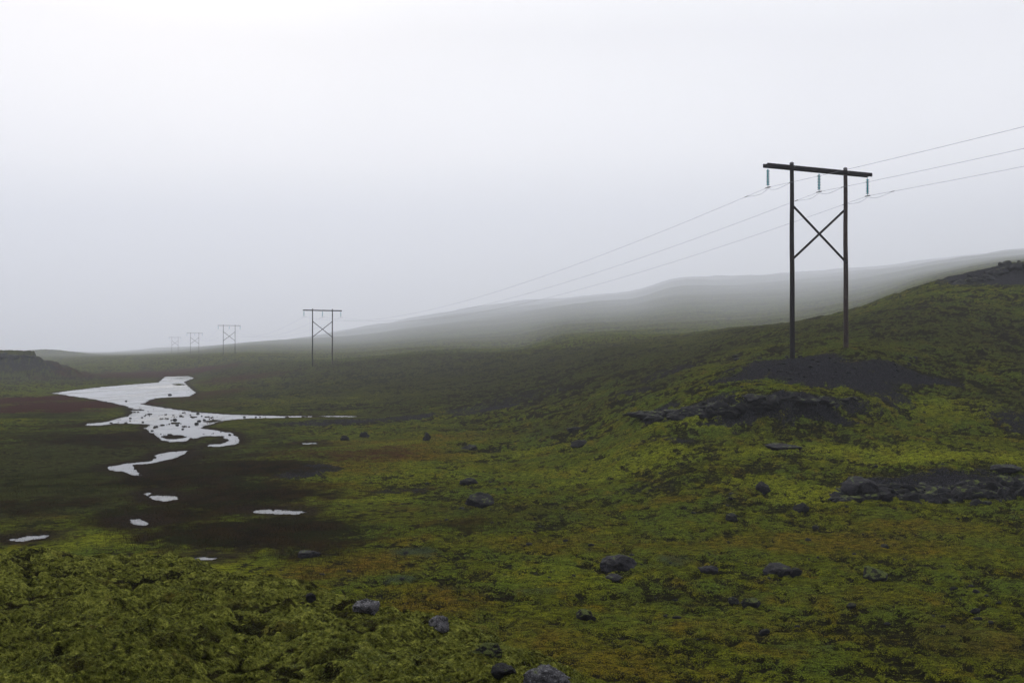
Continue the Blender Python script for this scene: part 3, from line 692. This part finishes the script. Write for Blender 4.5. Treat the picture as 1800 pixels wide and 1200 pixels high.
SP, ARM, INS = 2.52, 4.9, 1.42      # half pole spacing, half crossarm, insulator length
TOP = 13.45                          # crossarm height above the pylon's origin
def pylon(x, y, z, rz, zl, zr, label, r=0.165, ah=.27):
    t = bpy.data.objects.new('power_pylon', None); C.objects.link(t)
    t.location = (x, y, z); t.rotation_euler = (0, 0, rz); tag(t, label, 'power pylon', 'wooden two-pole pylons of one power line')
    for sx, zb, m in ((-SP, zl, wood_dark), (SP, zr, wood_brown)):
        bm = bmesh.new(); k = 10
        tube(bm, [(sx + .012 * math.sin(i * 1.7), .01 * math.cos(i), zb - .8 + (TOP + .35 - zb + .8) * i / k) for i in range(k + 1)], r * 1.12, 14, r * .82)
        p_ = part('pole', bm, m, t)
        bm = bmesh.new(); lathe(bm, [(0.001, .06), (r * .5, .05), (r * .9, .0), (r * .9, -.10), (r * .82, -.10)], (sx + .012 * math.sin(17), .01 * math.cos(10), TOP + .36))
        part('pole_cap', bm, steel, p_)
        if sx > 0: p_['label'] = 'browner weathered pole'
    bm = bmesh.new()
    for s_ in (-1, 1):
        box(bm, (0, s_ * (r + .06), TOP), (2 * ARM, .11, ah))
    for ex in (-ARM + .12, 0, ARM - .12): box(bm, (ex, 0, TOP), (.10, 2 * r, .2))
    bmesh.ops.bevel(bm, geom=list(bm.edges), offset=.012, segments=1, affect='EDGES')
    ca = part('crossarm', bm, wood_dark, t, False)
    for sx in (-SP, SP):
        bm = bmesh.new(); tube(bm, [(sx, -r - .16, TOP), (sx, r + .16, TOP)], .03, 6)
        part('bolt', bm, steel, ca)
    for k, s_ in enumerate((1, -1)):
        bm = bmesh.new()
        z0, z1 = TOP - 2.75, TOP - 6.7
        zl_, zr_ = (z0, z1) if s_ > 0 else (z1 - 0.0, z0)
        tube(bm, [(-SP, -s_ * (r * .55), zl_), (SP, -s_ * (r * .55), zr_)], .085, 10)
        part('brace', bm, wood_dark, t)
    for ex in (-ARM + .22, 0, ARM - .22):
        bm = bmesh.new(); prof = [(.012, 0), (.012, -.12)]
        nd = 10; z_ = -.14
        for q in range(nd):
            prof += [(.04, z_), (.045, z_ - .03), (.125, z_ - .07), (.13, z_ - .085), (.05, z_ - .08), (.03, z_ - .10)]; z_ -= .113
        prof += [(.02, z_), (.02, -INS + .02)]
        lathe(bm, prof, (ex, 0, TOP - .15), 12)
        i_ = part('insulator', bm, glass, t)
        bm = bmesh.new(); tube(bm, [(ex, -.25, TOP - .15 - INS + .0), (ex, .25, TOP - .15 - INS)], .045, 6)
        part('clamp', bm, steel, i_)
    return t
ang = math.atan2(70, 177) + math.radians(3)
NP = [('nearest', 22.5, 73.0, 0.0), ]
T = [(22.55, 73.0, -0.15), (-47.6, 250.0, -3.1), (-125, 440, -1.9), (-200.5, 629, -1.75), (-281, 830, -1.5), ]
labs = ['tall wooden two-pole pylon on the gravel mound, nearest and largest', 'mid-distance wooden two-pole pylon at the foot of the slope, second nearest',
        'faint grey pylon in the mist, third along the line', 'very faint pylon in the mist, fourth along the line', 'barely visible pylon in the mist, farthest and leftmost of the line']
gz = []
for k, (x, y, z) in enumerate(T):
    rz = ang if k < 2 else math.atan2(77, 190)
    if k == 4: rz = math.atan2(80, 200)
    zl = ground_at(x - SP * math.cos(rz), y - SP * math.sin(rz)); zr = ground_at(x + SP * math.cos(rz), y + SP * math.sin(rz))
    gz.append((round(zl, 2), round(zr, 2)))
    pylon(x, y, z, rz, zl - z, zr - z, labs[k], (.17, .15, .11, .10, .09)[k], .27 if k < 2 else .17)
print('pylon feet', gz)
ends = [(x, y, z + TOP - .15 - INS, ang) for x, y, z in T]
prev = (T[0][0] + 70, T[0][1] - 177, ends[0][2] + 13.5, ang)
chain = [prev] + ends
names = ['uphill conductor hanging from the right end of the crossarms', 'middle conductor hanging between the poles of the pylons', 'outer conductor hanging from the left end of the crossarms']
for k, ex in enumerate((ARM - .22, 0, -ARM + .22)):
    bm = bmesh.new(); pts = []
    P = [Vector((x + ex * math.cos(a_), y + ex * math.sin(a_), z)) for x, y, z, a_ in chain]
    for i in range(len(P) - 1):
        nseg = 46; sag = 4.3
        for q in range(nseg + (i == len(P) - 2)):
            t = q / nseg; p = P[i].lerp(P[i + 1], t); p.z -= 4 * sag * t * (1 - t); pts.append(p)
    tube(bm, pts, .010, 5)
    wr = part('power_line', bm, wire_m, None); tag(wr, names[k], 'power line', 'conductors of the power line')
    # damping loop under each clamp of the nearest pylons
    for i in (1, 2):
        bm = bmesh.new(); lp = []
        dA = (P[i - 1] - P[i]).normalized(); dB = (P[i + 1] - P[i]).normalized()
        LL = 2.6
        def on(dv, far_, L_):
            sp = (far_ - P[i]).length; t = L_ / sp
            p = P[i].lerp(far_, t); p.z -= 4 * 4.3 * t * (1 - t); return p
        for q in range(-8, 9):
            f = abs(q) / 8
            p = on(dA, P[i - 1], LL * f) if q < 0 else on(dB, P[i + 1], LL * f)
            p.z -= .30 * (1 - f * f) * (0.35 + .65 * min(1, f * 3)); lp.append(p)
        tube(bm, lp, .011, 5); part('damping_loop', bm, wire_m, wr)
        bm = bmesh.new()
        for far_ in (P[i - 1], P[i + 1]):
            a_ = on(None, far_, 2.45); b_ = on(None, far_, 2.8); tube(bm, [a_, b_], .028, 6)
        part('vibration_damper', bm, steel, wr)
